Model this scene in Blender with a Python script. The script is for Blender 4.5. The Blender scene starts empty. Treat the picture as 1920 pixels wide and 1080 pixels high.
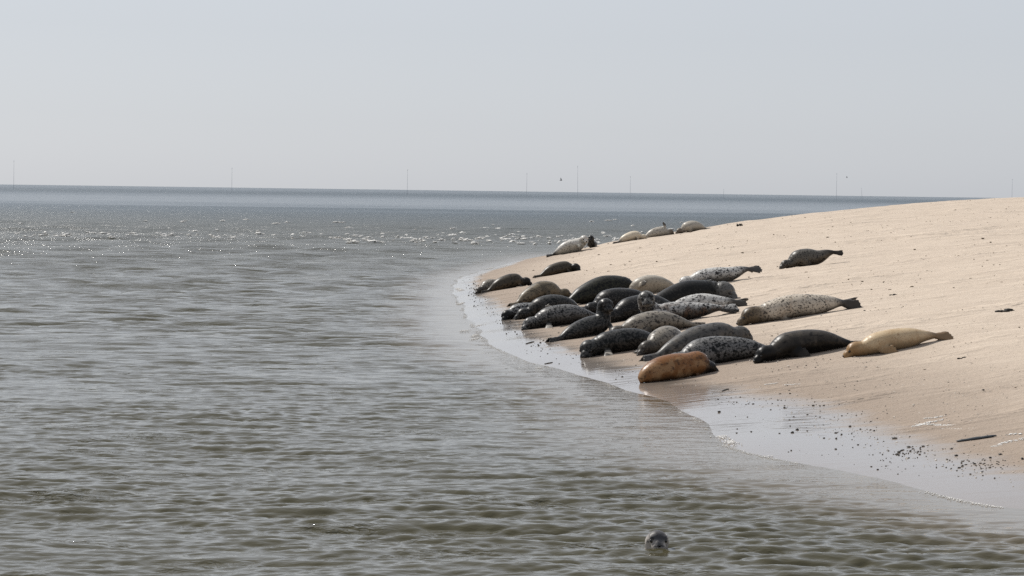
import bpy, bmesh, math, random
import numpy as np
from mathutils import Vector, Matrix

R = math.radians
rng = np.random.default_rng(7)
random.seed(7)
SC = bpy.context.scene
COL = SC.collection

# ------------------------------------------------------------------ camera
F = 5000.0                 # focal length in pixels of a 1920 px wide frame
CAM_H = 3.2                # eye height on a boat, metres over the water
ROLL = 0.0135              # the boat leans a little: the horizon falls to the right
HOR0 = 358.5               # horizon row at the middle column
cam = bpy.data.cameras.new('camera')
cam.sensor_width = 36.0
cam.lens = 36.0 * F / 1920.0
cam.clip_start = 0.5
cam.clip_end = 90000.0
cam_o = bpy.data.objects.new('camera', cam)
COL.objects.link(cam_o)
cam_o.location = (0, 0, CAM_H)
pitch = math.atan((540 - HOR0) / F)
Mc = Matrix.Rotation(R(90) - pitch, 4, 'X') @ Matrix.Rotation(ROLL, 4, 'Z')
cam_o.matrix_world = Matrix.Translation((0, 0, CAM_H)) @ Mc
SC.camera = cam_o
Rc = np.array(Mc.to_3x3())

# ------------------------------------------------------------------ sky, sun, exposure
SUN_EL, SUN_AZ = 47.0, -44.0        # azimuth measured from the view direction, minus = left
world = bpy.data.worlds.new('World')
SC.world = world
world.use_nodes = True
wn = world.node_tree
wn.nodes.clear()
wo = wn.nodes.new('ShaderNodeOutputWorld')
bg = wn.nodes.new('ShaderNodeBackground')
sky = wn.nodes.new('ShaderNodeTexSky')
sky.sky_type = 'NISHITA'
sky.sun_disc = False
sky.sun_elevation = R(SUN_EL)
sky.sun_rotation = R(SUN_AZ)
sky.air_density = 1.0
sky.dust_density = 0.6
sky.ozone_density = 2.0
hs = wn.nodes.new('ShaderNodeHueSaturation')
hs.inputs['Saturation'].default_value = 0.32
mixw = wn.nodes.new('ShaderNodeMix')
mixw.data_type = 'RGBA'
mixw.inputs[0].default_value = 0.60
mixw.inputs[7].default_value = (5.35, 5.70, 6.35, 1)      # even milky haze over the whole sky
tint = wn.nodes.new('ShaderNodeMix')
tint.data_type = 'RGBA'; tint.blend_type = 'MULTIPLY'
tint.inputs[0].default_value = 1.0
tint.inputs[7].default_value = (0.90, 0.92, 0.99, 1)
wn.links.new(sky.outputs[0], tint.inputs[6])
wn.links.new(tint.outputs[2], hs.inputs['Color'])
wn.links.new(hs.outputs[0], mixw.inputs[6])
wn.links.new(mixw.outputs[2], bg.inputs['Color'])
bg.inputs['Strength'].default_value = 0.105
wn.links.new(bg.outputs[0], wo.inputs['Surface'])

sun = bpy.data.lights.new('sun', 'SUN')
sun.energy = 5.0
sun.angle = R(0.6)
sun.color = (1.0, 0.96, 0.90)
sun_o = bpy.data.objects.new('sun', sun)
COL.objects.link(sun_o)
sd = Vector((math.sin(R(SUN_AZ)) * math.cos(R(SUN_EL)), math.cos(R(SUN_AZ)) * math.cos(R(SUN_EL)), math.sin(R(SUN_EL))))
sun_o.rotation_euler = sd.to_track_quat('Z', 'Y').to_euler()
SC.view_settings.view_transform = 'Standard'
SC.view_settings.look = 'None'
SC.view_settings.gamma = 1.0
SC.view_settings.use_curve_mapping = False
SC.view_settings.exposure = 0.0
SC.cycles.use_denoising = False
SC.cycles.max_bounces = 6
SC.cycles.sample_clamp_indirect = 6.0

# ------------------------------------------------------------------ helpers
def ray(px, py):
    d = Rc @ np.array([(px - 960) / F, (540 - py) / F, -1.0])
    return d / d[1]                     # unit step in depth (Y)

def at_z(px, py, z):
    d = ray(px, py)
    t = (z - CAM_H) / d[2]
    return np.array([d[0] * t, t, z])

def tag(o, label=None, cat=None, group=None, kind=None):
    if label: o['label'] = label
    if cat: o['category'] = cat
    if group: o['group'] = group
    if kind: o['kind'] = kind
    return o

def mesh_obj(name, verts, faces, mat=None, parent=None, smooth=True):
    me = bpy.data.meshes.new(name)
    me.from_pydata([tuple(v) for v in verts], [], faces)
    me.update()
    if smooth:
        me.polygons.foreach_set('use_smooth', [True] * len(me.polygons))
    o = bpy.data.objects.new(name, me)
    COL.objects.link(o)
    if mat: me.materials.append(mat)
    if parent: o.parent = parent
    return o

def grid_obj(name, P, mat, smooth=True):
    """P: (rows, cols, 3) array -> one quad grid, built with foreach_set."""
    r, c = P.shape[:2]
    idx = np.arange(r * c).reshape(r, c)
    q = np.stack([idx[:-1, :-1], idx[:-1, 1:], idx[1:, 1:], idx[1:, :-1]], -1).reshape(-1, 4)
    me = bpy.data.meshes.new(name)
    me.vertices.add(r * c)
    me.vertices.foreach_set('co', P.reshape(-1).astype(np.float32))
    me.loops.add(q.size)
    me.loops.foreach_set('vertex_index', q.reshape(-1).astype(np.int32))
    me.polygons.add(len(q))
    me.polygons.foreach_set('loop_start', (np.arange(len(q)) * 4).astype(np.int32))
    me.polygons.foreach_set('use_smooth', np.full(len(q), smooth))
    me.update(calc_edges=True)
    me.materials.append(mat)
    o = bpy.data.objects.new(name, me)
    COL.objects.link(o)
    return o

class Waves:
    """smooth pseudo-random field made of sines: a cheap value noise for numpy"""
    def __init__(self, seed, lmin, lmax, n=24):
        g = np.random.default_rng(seed)
        lam = np.exp(g.uniform(math.log(lmin), math.log(lmax), n))
        th = g.uniform(0, 2 * math.pi, n)
        self.kx = 2 * math.pi / lam * np.cos(th)
        self.ky = 2 * math.pi / lam * np.sin(th)
        self.ph = g.uniform(0, 2 * math.pi, n)
        self.n = n
    def __call__(self, x, y):
        s = np.zeros_like(x, dtype=float)
        for a, b, p in zip(self.kx, self.ky, self.ph):
            s += np.sin(a * x + b * y + p)
        return s / math.sqrt(self.n / 2)

def sstep(a, b, x):
    t = np.clip((x - a) / (b - a), 0, 1)
    return t * t * (3 - 2 * t)

# ------------------------------------------------------------------ node helpers
class NT:
    def __init__(self, name):
        self.m = bpy.data.materials.new(name)
        self.m.use_nodes = True
        self.t = self.m.node_tree
        self.b = self.t.nodes['Principled BSDF']
    def n(self, typ, **kw):
        nd = self.t.nodes.new(typ)
        for k, v in kw.items():
            if hasattr(nd, k): setattr(nd, k, v)
            else: nd.inputs[k].default_value = v
        return nd
    def l(self, a, b): self.t.links.new(a, b)
    def val(self, x, sock):
        if hasattr(x, 'is_output'): self.l(x, sock)
        else: sock.default_value = x
    def math(self, op, a, b=0.0, c=None, clamp=False):
        nd = self.t.nodes.new('ShaderNodeMath'); nd.operation = op; nd.use_clamp = clamp
        self.val(a, nd.inputs[0]); self.val(b, nd.inputs[1])
        if c is not None: self.val(c, nd.inputs[2])
        return nd.outputs[0]
    def ss(self, a, b, x):
        nd = self.t.nodes.new('ShaderNodeMapRange'); nd.interpolation_type = 'SMOOTHSTEP'
        self.val(x, nd.inputs[0]); self.val(a, nd.inputs[1]); self.val(b, nd.inputs[2])
        return nd.outputs[0]
    def mix(self, f, a, b, mode='MIX'):
        nd = self.t.nodes.new('ShaderNodeMix'); nd.data_type = 'RGBA'; nd.blend_type = mode
        self.val(f, nd.inputs[0])
        for s, v in ((nd.inputs[6], a), (nd.inputs[7], b)):
            if hasattr(v, 'is_output'): self.l(v, s)
            else: s.default_value = (*v, 1) if len(v) == 3 else v
        return nd.outputs[2]
    def noise(self, vec, scale, detail=3, rough=0.55, dist=0.0):
        nd = self.t.nodes.new('ShaderNodeTexNoise')
        nd.inputs['Scale'].default_value = scale; nd.inputs['Detail'].default_value = detail
        nd.inputs['Roughness'].default_value = rough; nd.inputs['Distortion'].default_value = dist
        if vec is not None: self.l(vec, nd.inputs['Vector'])
        return nd.outputs[0]
    def scale(self, vec, s):
        nd = self.t.nodes.new('ShaderNodeVectorMath'); nd.operation = 'MULTIPLY'
        self.l(vec, nd.inputs[0]); nd.inputs[1].default_value = s
        return nd.outputs[0]
    def bump(self, h, strength, dist, normal=None):
        nd = self.t.nodes.new('ShaderNodeBump')
        self.val(strength, nd.inputs['Strength']); nd.inputs['Distance'].default_value = dist
        self.l(h, nd.inputs['Height'])
        if normal is not None: self.l(normal, nd.inputs['Normal'])
        return nd.outputs[0]
    def pos(self):
        g = self.t.nodes.new('ShaderNodeNewGeometry'); return g.outputs['Position']
    def sep(self, v):
        s = self.t.nodes.new('ShaderNodeSeparateXYZ'); self.l(v, s.inputs[0]); return s.outputs
    def attr(self, name):
        a = self.t.nodes.new('ShaderNodeAttribute'); a.attribute_name = name; return a.outputs['Fac']

def simple_mat(name, col, rough=0.7, spec=0.3, var=0.25, scale=20.0, bump=0.0):
    k = NT(name)
    tc = k.n('ShaderNodeTexCoord').outputs['Object']
    nz = k.noise(tc, scale, 4, 0.6)
    lo = tuple(c * (1 - var) for c in col); hi = tuple(min(1, c * (1 + var)) for c in col)
    k.l(k.mix(nz, lo, hi), k.b.inputs['Base Color'])
    k.b.inputs['Roughness'].default_value = rough
    k.b.inputs['Specular IOR Level'].default_value = spec
    if bump: k.l(k.bump(nz, 0.6, bump), k.b.inputs['Normal'])
    return k.m

# ------------------------------------------------------------------ terrain heights: a sandbank with a rounded point
CP = []
def slice_pts(Y, X0, prof):
    for d, z in prof: CP.append((X0 + d, Y, z))
shore = [(14, 14.0), (20, 9.6), (27.8, 5.0), (33.3, 3.0), (38.5, 2.54), (45.5, 1.45), (50, 0.35), (55.6, -0.44), (66.7, -1.13), (83, -1.80), (100, -1.75), (112, -0.7)]
near = [(-12, -1.6), (-5, -0.75), (-2, -0.30), (0, 0), (2.1, 0.15), (4.5, 0.50), (8, 0.98), (14, 1.62), (22, 2.2), (40, 2.6)]
mid = [(-12, -2.0), (-5, -1.0), (-2, -0.38), (0, 0), (1.3, 0.15), (3.5, 0.48), (6.5, 0.93), (11, 1.48), (17, 2.05), (25, 2.5), (45, 2.8)]
far = [(-12, -2.2), (-5, -1.1), (-2, -0.42), (0, 0), (0.85, 0.15), (2.8, 0.52), (5, 0.88), (8, 1.30), (12, 1.75), (17, 2.2), (24, 2.65), (45, 3.0)]
for Y, X0 in shore:
    slice_pts(Y, X0, near if Y < 42 else (mid if Y < 75 else far))
for px, py in ((1030, 478), (1095, 466), (1160, 452), (1280, 433), (1400, 415), (1500, 403), (1600, 393), (1720, 382), (1850, 373), (1920, 369.5)):
    Yc = 119.0 + (px - 1030) * 0.008
    d = ray(px, py)
    CP.append((d[0] * Yc, Yc, CAM_H + d[2] * Yc))
    CP.append((d[0] * Yc + 0.5, Yc + 14, max(0.0, (CAM_H + d[2] * Yc) - 0.75)))
    CP.append((d[0] * Yc + 1.5, Yc + 40, -0.6))
    CP.append((d[0] * Yc + 1.5, Yc + 60, -1.2))
CP += [(-1.5, 128, -0.5), (-6, 128, -1.2), (-14, 130, -2), (45, 122, 3.6), (48, 145, 2.6), (48, 180, -0.5)]
CP = np.array(CP, float)

def tps_fit(P, lam=0.02):
    n = len(P); xy = P[:, :2] * np.array([1.0, 0.35])
    r2 = ((xy[:, None] - xy[None]) ** 2).sum(-1)
    K = 0.5 * r2 * np.log(r2 + 1e-9) + lam * np.eye(n)
    Q = np.c_[np.ones(n), xy]
    A = np.zeros((n + 3, n + 3)); A[:n, :n] = K; A[:n, n:] = Q; A[n:, :n] = Q.T
    b = np.zeros(n + 3); b[:n] = P[:, 2]
    return xy, np.linalg.solve(A, b)
TX, TW = tps_fit(CP)
gx = np.arange(-22, 52, 0.2); gy = np.arange(12, 185, 0.35)
GX, GY = np.meshgrid(gx, gy)
def tps_eval(x, y):
    out = TW[-3] + TW[-2] * x + TW[-1] * y * 0.35
    for (a, b), w in zip(TX, TW[:-3]):
        r2 = (x - a) ** 2 + (y * 0.35 - b) ** 2
        out = out + w * 0.5 * r2 * np.log(r2 + 1e-9)
    return out
n_cusp = Waves(3, 2.2, 7.0, 20); n_low = Waves(4, 3.0, 9.0, 24)
GZ = tps_eval(GX, GY)
GZ += 0.006 * n_cusp(GX, GY * 0.8) * np.exp(-(GZ / 0.25) ** 2) + 0.016 * n_low(GX, GY * 0.7) * sstep(0.1, 0.6, GZ)
def H(x, y):
    x = np.asarray(x, float); y = np.asarray(y, float)
    fx = np.clip((x - gx[0]) / 0.2, 0, len(gx) - 1.001); fy = np.clip((y - gy[0]) / 0.35, 0, len(gy) - 1.001)
    i = fx.astype(int); j = fy.astype(int); u = fx - i; v = fy - j
    return (GZ[j, i] * (1 - u) * (1 - v) + GZ[j, i + 1] * u * (1 - v) + GZ[j + 1, i] * (1 - u) * v + GZ[j + 1, i + 1] * u * v)
def on_ground(px, py):
    """first point of the sand (or water) seen along a picture direction"""
    d = ray(px, py)
    t = np.arange(16, 200, 0.02)
    z = CAM_H + d[2] * t
    g = np.maximum(H(d[0] * t, t), 0.0)
    k = np.nonzero(z <= g)[0]
    if len(k) == 0:
        k = [int(np.argmin(z - g))]
    t0 = t[k[0]]
    return np.array([d[0] * t0, t0, float(max(H(d[0] * t0, t0), 0))])

# ------------------------------------------------------------------ sand material
def sand_material():
    k = NT('sand')
    p = k.pos(); x, y, z = k.sep(p)
    n1 = k.noise(p, 0.35, 4); n2 = k.noise(k.scale(p, (0.5, 1.6, 1)), 2.2, 5, 0.6); n3 = k.noise(p, 38, 3, 0.7); n4 = k.noise(p, 9, 4, 0.65)
    c = k.mix(n1, (0.395, 0.325, 0.258), (0.475, 0.397, 0.32))
    c = k.mix(k.ss(0.42, 0.75, n2), c, (0.50, 0.42, 0.338))
    c = k.mix(k.math('MULTIPLY', k.ss(0.58, 0.75, n4), 0.45), c, (0.29, 0.23, 0.17))
    c = k.mix(k.math('MULTIPLY', k.ss(0.55, 0.8, n3), 0.5), c, (0.25, 0.20, 0.155))
    # damp: height over the water with a ragged edge
    zz = k.math('ADD', z, k.math('MULTIPLY', k.math('SUBTRACT', k.noise(k.scale(p, (0.35, 1.0, 1)), 1.6, 5, 0.6), 0.5), 0.16))
    damp = k.math('SUBTRACT', 1.0, k.ss(0.12, 0.95, zz))
    wet = k.math('SUBTRACT', 1.0, k.ss(0.085, 0.185, zz))
    c = k.mix(k.math('MULTIPLY', damp, 0.85), c, (0.228, 0.178, 0.139))
    c = k.mix(wet, c, (0.215, 0.178, 0.145))
    k.l(c, k.b.inputs['Base Color'])
    k.l(k.math('SUBTRACT', 0.9, k.math('MULTIPLY', wet, 0.45)), k.b.inputs['Roughness'])
    k.b.inputs['Specular IOR Level'].default_value = 0.25
    h = k.math('ADD', k.math('MULTIPLY', n4, 1.0), k.math('ADD', k.math('MULTIPLY', n3, 0.35), k.math('MULTIPLY', n2, 1.4)))
    churn = k.ss(0.50, 0.66, k.noise(k.scale(p, (0.45, 1.0, 1)), 0.55, 3, 0.6))
    prints = k.math('MULTIPLY', k.noise(k.scale(p, (0.7, 1.0, 1)), 5.0, 2, 0.5, 0.6), k.math('MULTIPLY', churn, 5.0))
    h = k.math('ADD', h, prints)
    dry = k.math('SUBTRACT', 1.0, wet)
    k.l(k.bump(h, k.math('MULTIPLY', dry, 0.7), 0.05), k.b.inputs['Normal'])
    k.l(wet, k.b.inputs['Coat Weight'])
    k.b.inputs['Coat Roughness'].default_value = 0.05
    k.b.inputs['Coat IOR'].default_value = 1.6
    fl = k.noise(k.scale(p, (0.4, 1.5, 1)), 3.0, 3, 0.5)
    k.l(k.bump(fl, 0.10, 0.05), k.b.inputs['Coat Normal'])
    return k.m

SAND = sand_material()
ys = [13.0]
while ys[-1] < 176: ys.append(ys[-1] + np.clip(ys[-1] ** 2 / 15000.0, 0.10, 0.45))
ys = np.array(ys)
xs = np.concatenate([np.arange(-6, 23, 0.085), np.arange(24, 50, 0.35)])
X, Y = np.meshgrid(xs, ys)
Z = H(X, Y)
dry = sstep(0.10, 0.45, Z)
r1 = Waves(11, 0.35, 1.1, 40)(X * 0.55, Y); r2 = Waves(12, 1.0, 2.6, 30)(X * 0.5, Y)
tr = Waves(15, 1.5, 6, 20)(X, Y)
Z = Z + dry * (0.0060 * r1 * (0.4 + np.clip(tr, 0, 1.6)) + 0.009 * r2)
gt = np.random.default_rng(77)
for i in range(46):          # drag trails and flipper prints left by seals: shallow grooves with pushed-up rims
    x0, y0 = gt.uniform(1.5, 17), gt.uniform(34, 118); ln = gt.uniform(2, 7); an = gt.normal(0, 0.30)
    u = (X - x0) * math.cos(an) + (Y - y0) * math.sin(an); v = -(X - x0) * math.sin(an) + (Y - y0) * math.cos(an) + 0.25 * np.sin(u * 0.9 + i)
    w = gt.uniform(0.2, 0.34) * (1 + y0 / 90)
    m = sstep(0, 0.6, u) * (1 - sstep(ln - 0.8, ln, u)) * dry
    Z -= m * gt.uniform(0.02, 0.06) * (np.exp(-(v / w) ** 2) - 0.55 * np.exp(-((np.abs(v) - 1.7 * w) / (0.5 * w)) ** 2)) * (0.75 + 0.35 * np.sin(u * 14 + 2 * np.sin(u * 3)))
bank = grid_obj('sandbank', np.stack([X, Y, Z], -1), SAND)
tag(bank, 'pale sandbank sloping up to the right, wet and shining along the water', 'sandbank', kind='structure')
# sea bed continues below the water as one sheet to the horizon
BED = simple_mat('sea_bed_mud', (0.16, 0.13, 0.09), 0.9, 0.1)
o = mesh_obj('sea_bed', [(-30000, -200, -2.6), (30000, -200, -2.6), (30000, 62000, -2.6), (-30000, 62000, -2.6)], [(0, 1, 2, 3)], BED)
tag(o, 'muddy bed under the sea', 'sea bed', kind='structure')

# ------------------------------------------------------------------ sea
def water_material():
    k = NT('sea_water')
    p = k.pos(); x, y, z = k.sep(p)
    dep = k.attr('depth')
    # turbid water: sandy in the shallows, olive further out, green-blue far away from the bank
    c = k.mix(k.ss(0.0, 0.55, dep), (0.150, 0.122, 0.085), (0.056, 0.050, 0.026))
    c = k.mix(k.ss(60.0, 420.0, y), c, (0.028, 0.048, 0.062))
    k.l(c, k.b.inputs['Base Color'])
    k.b.inputs['IOR'].default_value = 1.333
    ys_ = k.math('ADD', y, k.math('MULTIPLY', k.math('SUBTRACT', k.noise(k.scale(p, (0.25, 0.5, 0.0)), 0.02, 4, 0.65), 0.5), 420.0))
    slick = k.math('MULTIPLY', k.ss(330, 560, ys_), k.math('SUBTRACT', 1.0, k.ss(600, 1700, ys_)))
    pv = k.scale(p, (0.55, 1.0, 0.0))
    b1 = k.noise(pv, 3.4, 4, 0.6, 0.3)
    b2 = k.noise(pv, 9.5, 3, 0.55, 0.2)
    b3 = k.noise(k.scale(p, (0.45, 1.0, 0.0)), 0.5, 6, 0.65, 0.2)
    shallow = k.math('ADD', 0.4, k.math('MULTIPLY', k.ss(0.02, 0.35, dep), 0.6))
    calm = k.math('MULTIPLY', shallow, k.math('SUBTRACT', 1.0, k.math('MULTIPLY', slick, 0.6)))
    cap = k.ss(0.57, 0.68, k.noise(pv, 0.9, 3, 0.6))
    n = k.bump(b2, k.math('MULTIPLY', calm, k.math('ADD', 0.10, k.math('MULTIPLY', cap, 0.9))), 0.075)
    n = k.bump(b1, k.math('MULTIPLY', calm, k.math('ADD', 0.42, k.math('MULTIPLY', k.ss(32, 85, y), 0.58))), 0.06, n)
    far = k.ss(45, 160, y)
    n = k.bump(b3, k.math('MULTIPLY', k.math('MULTIPLY', far, calm), 0.9), 0.9, n)
    k.l(n, k.b.inputs['Normal'])
    r = k.math('ADD', 0.02, k.math('MULTIPLY', k.ss(45, 240, y), 0.32))
    r = k.math('SUBTRACT', r, k.math('MULTIPLY', slick, 0.17))
    r = k.math('SUBTRACT', r, k.math('MULTIPLY', k.ss(900, 4000, y), 0.10))
    k.l(r, k.b.inputs['Roughness'])
    return k.m
WATER = water_material()
rows = [15.0]
while rows[-1] < 62000:
    y = rows[-1]
    rows.append(y + max(0.02, y * y / (F * CAM_H) * (0.60 if y < 230 else 2.0)) if y < 900 else y * 1.25)
rows = np.array(rows)
cols = np.concatenate([[-0.9, -0.5, -0.32], np.linspace(-0.216, 0.216, 505), [0.32, 0.5, 0.9]])
T, Y = np.meshgrid(cols, rows)
X = T * Y
space = np.gradient(rows)[:, None] * np.ones_like(Y)
hz = np.where((Y < 184) & (X > -22) & (X < 52), H(X, Y), -2.5)
# shelf: fade to deep water outside the surveyed part
depth = np.clip(-hz, -0.5, 3)
g = np.random.default_rng(21)
WZ = np.zeros_like(X); WX = np.zeros_like(X); WY = np.zeros_like(X)
NC = 76
lam = np.exp(np.linspace(math.log(0.12), math.log(1.5), NC)) * g.uniform(0.93, 1.07, NC)
gust = 0.95 + 0.24 * Waves(31, 4, 16, 18)(X * 0.6, Y) + 0.14 * Waves(32, 20, 60, 14)(X * 0.4, Y)
gust = np.clip(gust, 0.5, 1.5)
for L in lam:
    th = R(97) + g.normal(0, R(17) + R(9) * (L < 0.4))       # travelling roughly away from the camera
    kk = 2 * math.pi / L
    slope = 0.0335 * (1.0 if L < 0.5 else 0.55 + 0.85 * sstep(36, 85, Y))
    a = slope / kk * g.uniform(0.6, 1.3)
    att = sstep(1.4, 3.0, L / space)
    if not att.any(): continue
    ph = kk * (math.cos(th) * X + math.sin(th) * Y) + g.uniform(0, 6.28)
    cs = np.cos(ph) * a * att
    WZ += np.sin(ph) * a * att
    WX -= 0.9 * math.cos(th) * cs; WY -= 0.9 * math.sin(th) * cs
shoal = 0.05 + 0.95 * sstep(0.015, 0.38, depth)
WZ *= gust * shoal; WX *= gust * shoal; WY *= gust * shoal
# long low swell and far chop that still reads at distance
for L in np.exp(np.linspace(math.log(1.8), math.log(11.0), 26)):
    att = sstep(2.0, 4.0, L / space) * sstep(0.2, 1.5, depth) * (0.25 + 0.75 * sstep(45, 140, Y))
    th = R(95) + g.normal(0, R(48))
    WZ += 0.024 * L / (2 * math.pi) * np.sin(2 * math.pi / L * (math.cos(th) * X + math.sin(th) * Y) + g.uniform(0, 6.28)) * att
# lapping wavelets parallel to the waterline
lap = Waves(41, 1.2, 5, 20)(X, Y)
phs = depth * 26 + 1.6 * lap
WZ += 0.007 * np.maximum(0, np.sin(phs)) ** 3 * sstep(-0.01, 0.06, depth) * (1 - sstep(0.25, 0.6, depth)) * sstep(-0.2, 1.0, lap)
# the swimmer pushes up a low wake beside its head
pw = at_z(1233, 1034, 0.0)
WZ += 0.045 * np.exp(-((X - pw[0] - 0.36) / 0.26) ** 2 - ((Y - pw[1] - 0.12 + 0.2 * (X - pw[0])) / 0.14) ** 2) - 0.02 * np.exp(-((X - pw[0]) / 0.5) ** 2 - ((Y - pw[1] + 0.25) / 0.2) ** 2)
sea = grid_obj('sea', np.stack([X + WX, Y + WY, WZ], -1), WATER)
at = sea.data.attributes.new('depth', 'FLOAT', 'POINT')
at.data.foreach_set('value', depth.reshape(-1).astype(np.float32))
tag(sea, 'grey-green choppy sea reaching to the horizon', 'sea', kind='structure')
SEA_ROWS = rows

# ------------------------------------------------------------------ seals
PROFILE = np.array([   # s (nose 0 .. tail root 1), half width, half height, as fractions of body length
    (0.000, 0.014, 0.012), (0.012, 0.030, 0.025), (0.035, 0.041, 0.036), (0.058, 0.046, 0.042), (0.088, 0.065, 0.064), (0.122, 0.073, 0.071),
    (0.160, 0.071, 0.069), (0.200, 0.072, 0.069), (0.255, 0.089, 0.082), (0.330, 0.108, 0.096), (0.420, 0.117, 0.102), (0.500, 0.118, 0.103),
    (0.600, 0.113, 0.098), (0.700, 0.099, 0.087), (0.790, 0.079, 0.070), (0.870, 0.057, 0.051), (0.930, 0.042, 0.036), (1.000, 0.029, 0.021)])
NOSE_X, TAIL_X = 0.50, -0.38        # the tail root ends at -0.38 L, hind flippers reach -0.5 L

def interp_smooth(ts, vs, q):
    ts = np.asarray(ts, float); vs = np.asarray(vs, float)
    m = np.zeros_like(vs)
    d = np.diff(vs) / np.diff(ts)
    m[1:-1] = (d[:-1] + d[1:]) / 2; m[0] = d[0]; m[-1] = d[-1]
    q = np.clip(q, ts[0], ts[-1])
    i = np.clip(np.searchsorted(ts, q, 'right') - 1, 0, len(ts) - 2)
    h = ts[i + 1] - ts[i]; t = (q - ts[i]) / h
    return ((2 * t**3 - 3 * t**2 + 1) * vs[i] + (t**3 - 2 * t**2 + t) * h * m[i] + (-2 * t**3 + 3 * t**2) * vs[i + 1] + (t**3 - t**2) * h * m[i + 1])

def unit(v): return v / (np.linalg.norm(v) + 1e-12)

def coat(name, back, belly, spot, amount=0.5, scale=11.0, blot=None, blot_amt=0.0, face=None, hind=None, rough=0.38, split=0.0, streak=1.0, flip=(0.035, 0.031, 0.028)):
    k = NT(name)
    tc = k.n('ShaderNodeTexCoord').outputs['Object']
    oi = k.n('ShaderNodeObjectInfo').outputs['Random']
    va = k.t.nodes.new('ShaderNodeVectorMath'); va.operation = 'ADD'
    k.l(tc, va.inputs[0])
    cx = k.n('ShaderNodeCombineXYZ'); k.l(k.math('MULTIPLY', oi, 37.0), cx.inputs[0]); k.l(k.math('MULTIPLY', oi, 91.0), cx.inputs[1])
    k.l(cx.outputs[0], va.inputs[1])
    v = va.outputs[0]
    s = k.attr('along'); d = k.attr('dorsal')
    big = k.noise(v, 2.6, 4, 0.6)
    dd = k.math('ADD', d, k.math('MULTIPLY', k.math('SUBTRACT', big, 0.5), 1.5))
    c = k.mix(k.ss(split - 0.45, split + 0.45, dd), belly, back)
    if blot:
        c = k.mix(k.math('MULTIPLY', k.ss(0.47, 0.62, k.noise(v, 3.3, 4, 0.62, 0.6)), blot_amt), c, blot)
    if face: c = k.mix(k.math('SUBTRACT', 1.0, k.ss(0.10, 0.30, k.math('ADD', s, k.math('MULTIPLY', k.math('SUBTRACT', big, 0.5), 0.25)))), c, face)
    n1 = k.noise(k.scale(v, (1.0, streak, 1.2)), scale * 1.5, 1.8, 0.55, 0.15)
    patch = k.math('MULTIPLY', k.math('SUBTRACT', k.noise(v, 4.5, 2, 0.5), 0.5), 0.30)
    n1 = k.math('ADD', n1, patch)
    n2 = k.noise(v, scale * 3.0, 2, 0.55, 0.2)
    th = 0.66 - 0.18 * amount
    sp = k.math('MAXIMUM', k.ss(th - 0.07, th + 0.11, n1), k.math('MULTIPLY', k.ss(th + 0.01, th + 0.10, n2), 0.75))
    c = k.mix(k.math('MULTIPLY', sp, min(1.0, 0.45 + amount)), c, spot)
    c = k.mix(k.math('MULTIPLY', k.attr('flipper'), 0.85), c, flip)
    if hind: c = k.mix(k.ss(0.82, 0.97, s), c, hind)
    fine = k.noise(v, 60, 3, 0.7)
    c = k.mix(k.math('MULTIPLY', fine, 0.35), c, k.mix(0.5, c, (0.0, 0.0, 0.0), 'MULTIPLY'))
    k.l(c, k.b.inputs['Base Color'])
    k.l(k.math('ADD', rough - 0.12, k.math('MULTIPLY', big, 0.24)), k.b.inputs['Roughness'])
    k.b.inputs['Specular IOR Level'].default_value = 0.16
    k.b.inputs['Sheen Weight'].default_value = 0.45
    k.b.inputs['Sheen Roughness'].default_value = 0.16
    k.l(k.bump(k.noise(k.scale(v, (1, 1, 1)), 45, 3, 0.7), 0.30, 0.005), k.b.inputs['Normal'])
    return k.m

EYE = simple_mat('seal_eye', (0.008, 0.006, 0.005), 0.08, 0.6, 0.1)
NOSE = simple_mat('seal_nose', (0.014, 0.012, 0.012), 0.35, 0.5, 0.2)
CLAW = simple_mat('seal_claw', (0.05, 0.045, 0.04), 0.5, 0.4, 0.2)

def ring_sweep(V, Fc, centers, ups, sides, rw, rh, n=20, flat=0.0, lift_floor=None):
    """rings of verts around a path; closes both ends"""
    base = len(V); m = len(centers)
    ang = np.linspace(0, 2 * math.pi, n, endpoint=False)
    for i in range(m):
        ca, sa = np.cos(ang), np.sin(ang)
        hh = np.where(sa < 0, sa * (1 - flat), sa)
        for c_, h_ in zip(ca, hh):
            V.append(centers[i] + sides[i] * (c_ * rw[i]) + ups[i] * (h_ * rh[i]))
    for i in range(m - 1):
        for j in range(n):
            a = base + i * n + j; b = base + i * n + (j + 1) % n
            Fc.append((a, b, b + n, a + n))
    for i, rev in ((0, True), (m - 1, False)):
        V.append(centers[i].copy()); c = len(V) - 1
        for j in range(n):
            a = base + i * n + j; b = base + i * n + (j + 1) % n
            Fc.append((b, a, c) if rev else (a, b, c))

def sphere(V, Fc, c, ax, r, nu=10, nv=7):
    """ellipsoid with axes ax (3 unit rows) and radii r"""
    cs, us, sds, rw = [], [], [], []
    for i in range(1, nv):
        t = math.pi * i / nv
        cs.append(c + ax[0] * (r[0] * math.cos(t))); us.append(ax[2]); sds.append(ax[1]); rw.append(math.sin(t))
    rw = np.array(rw)
    ring_sweep(V, Fc, cs, us, sds, rw * r[1], rw * r[2], nu)

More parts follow.
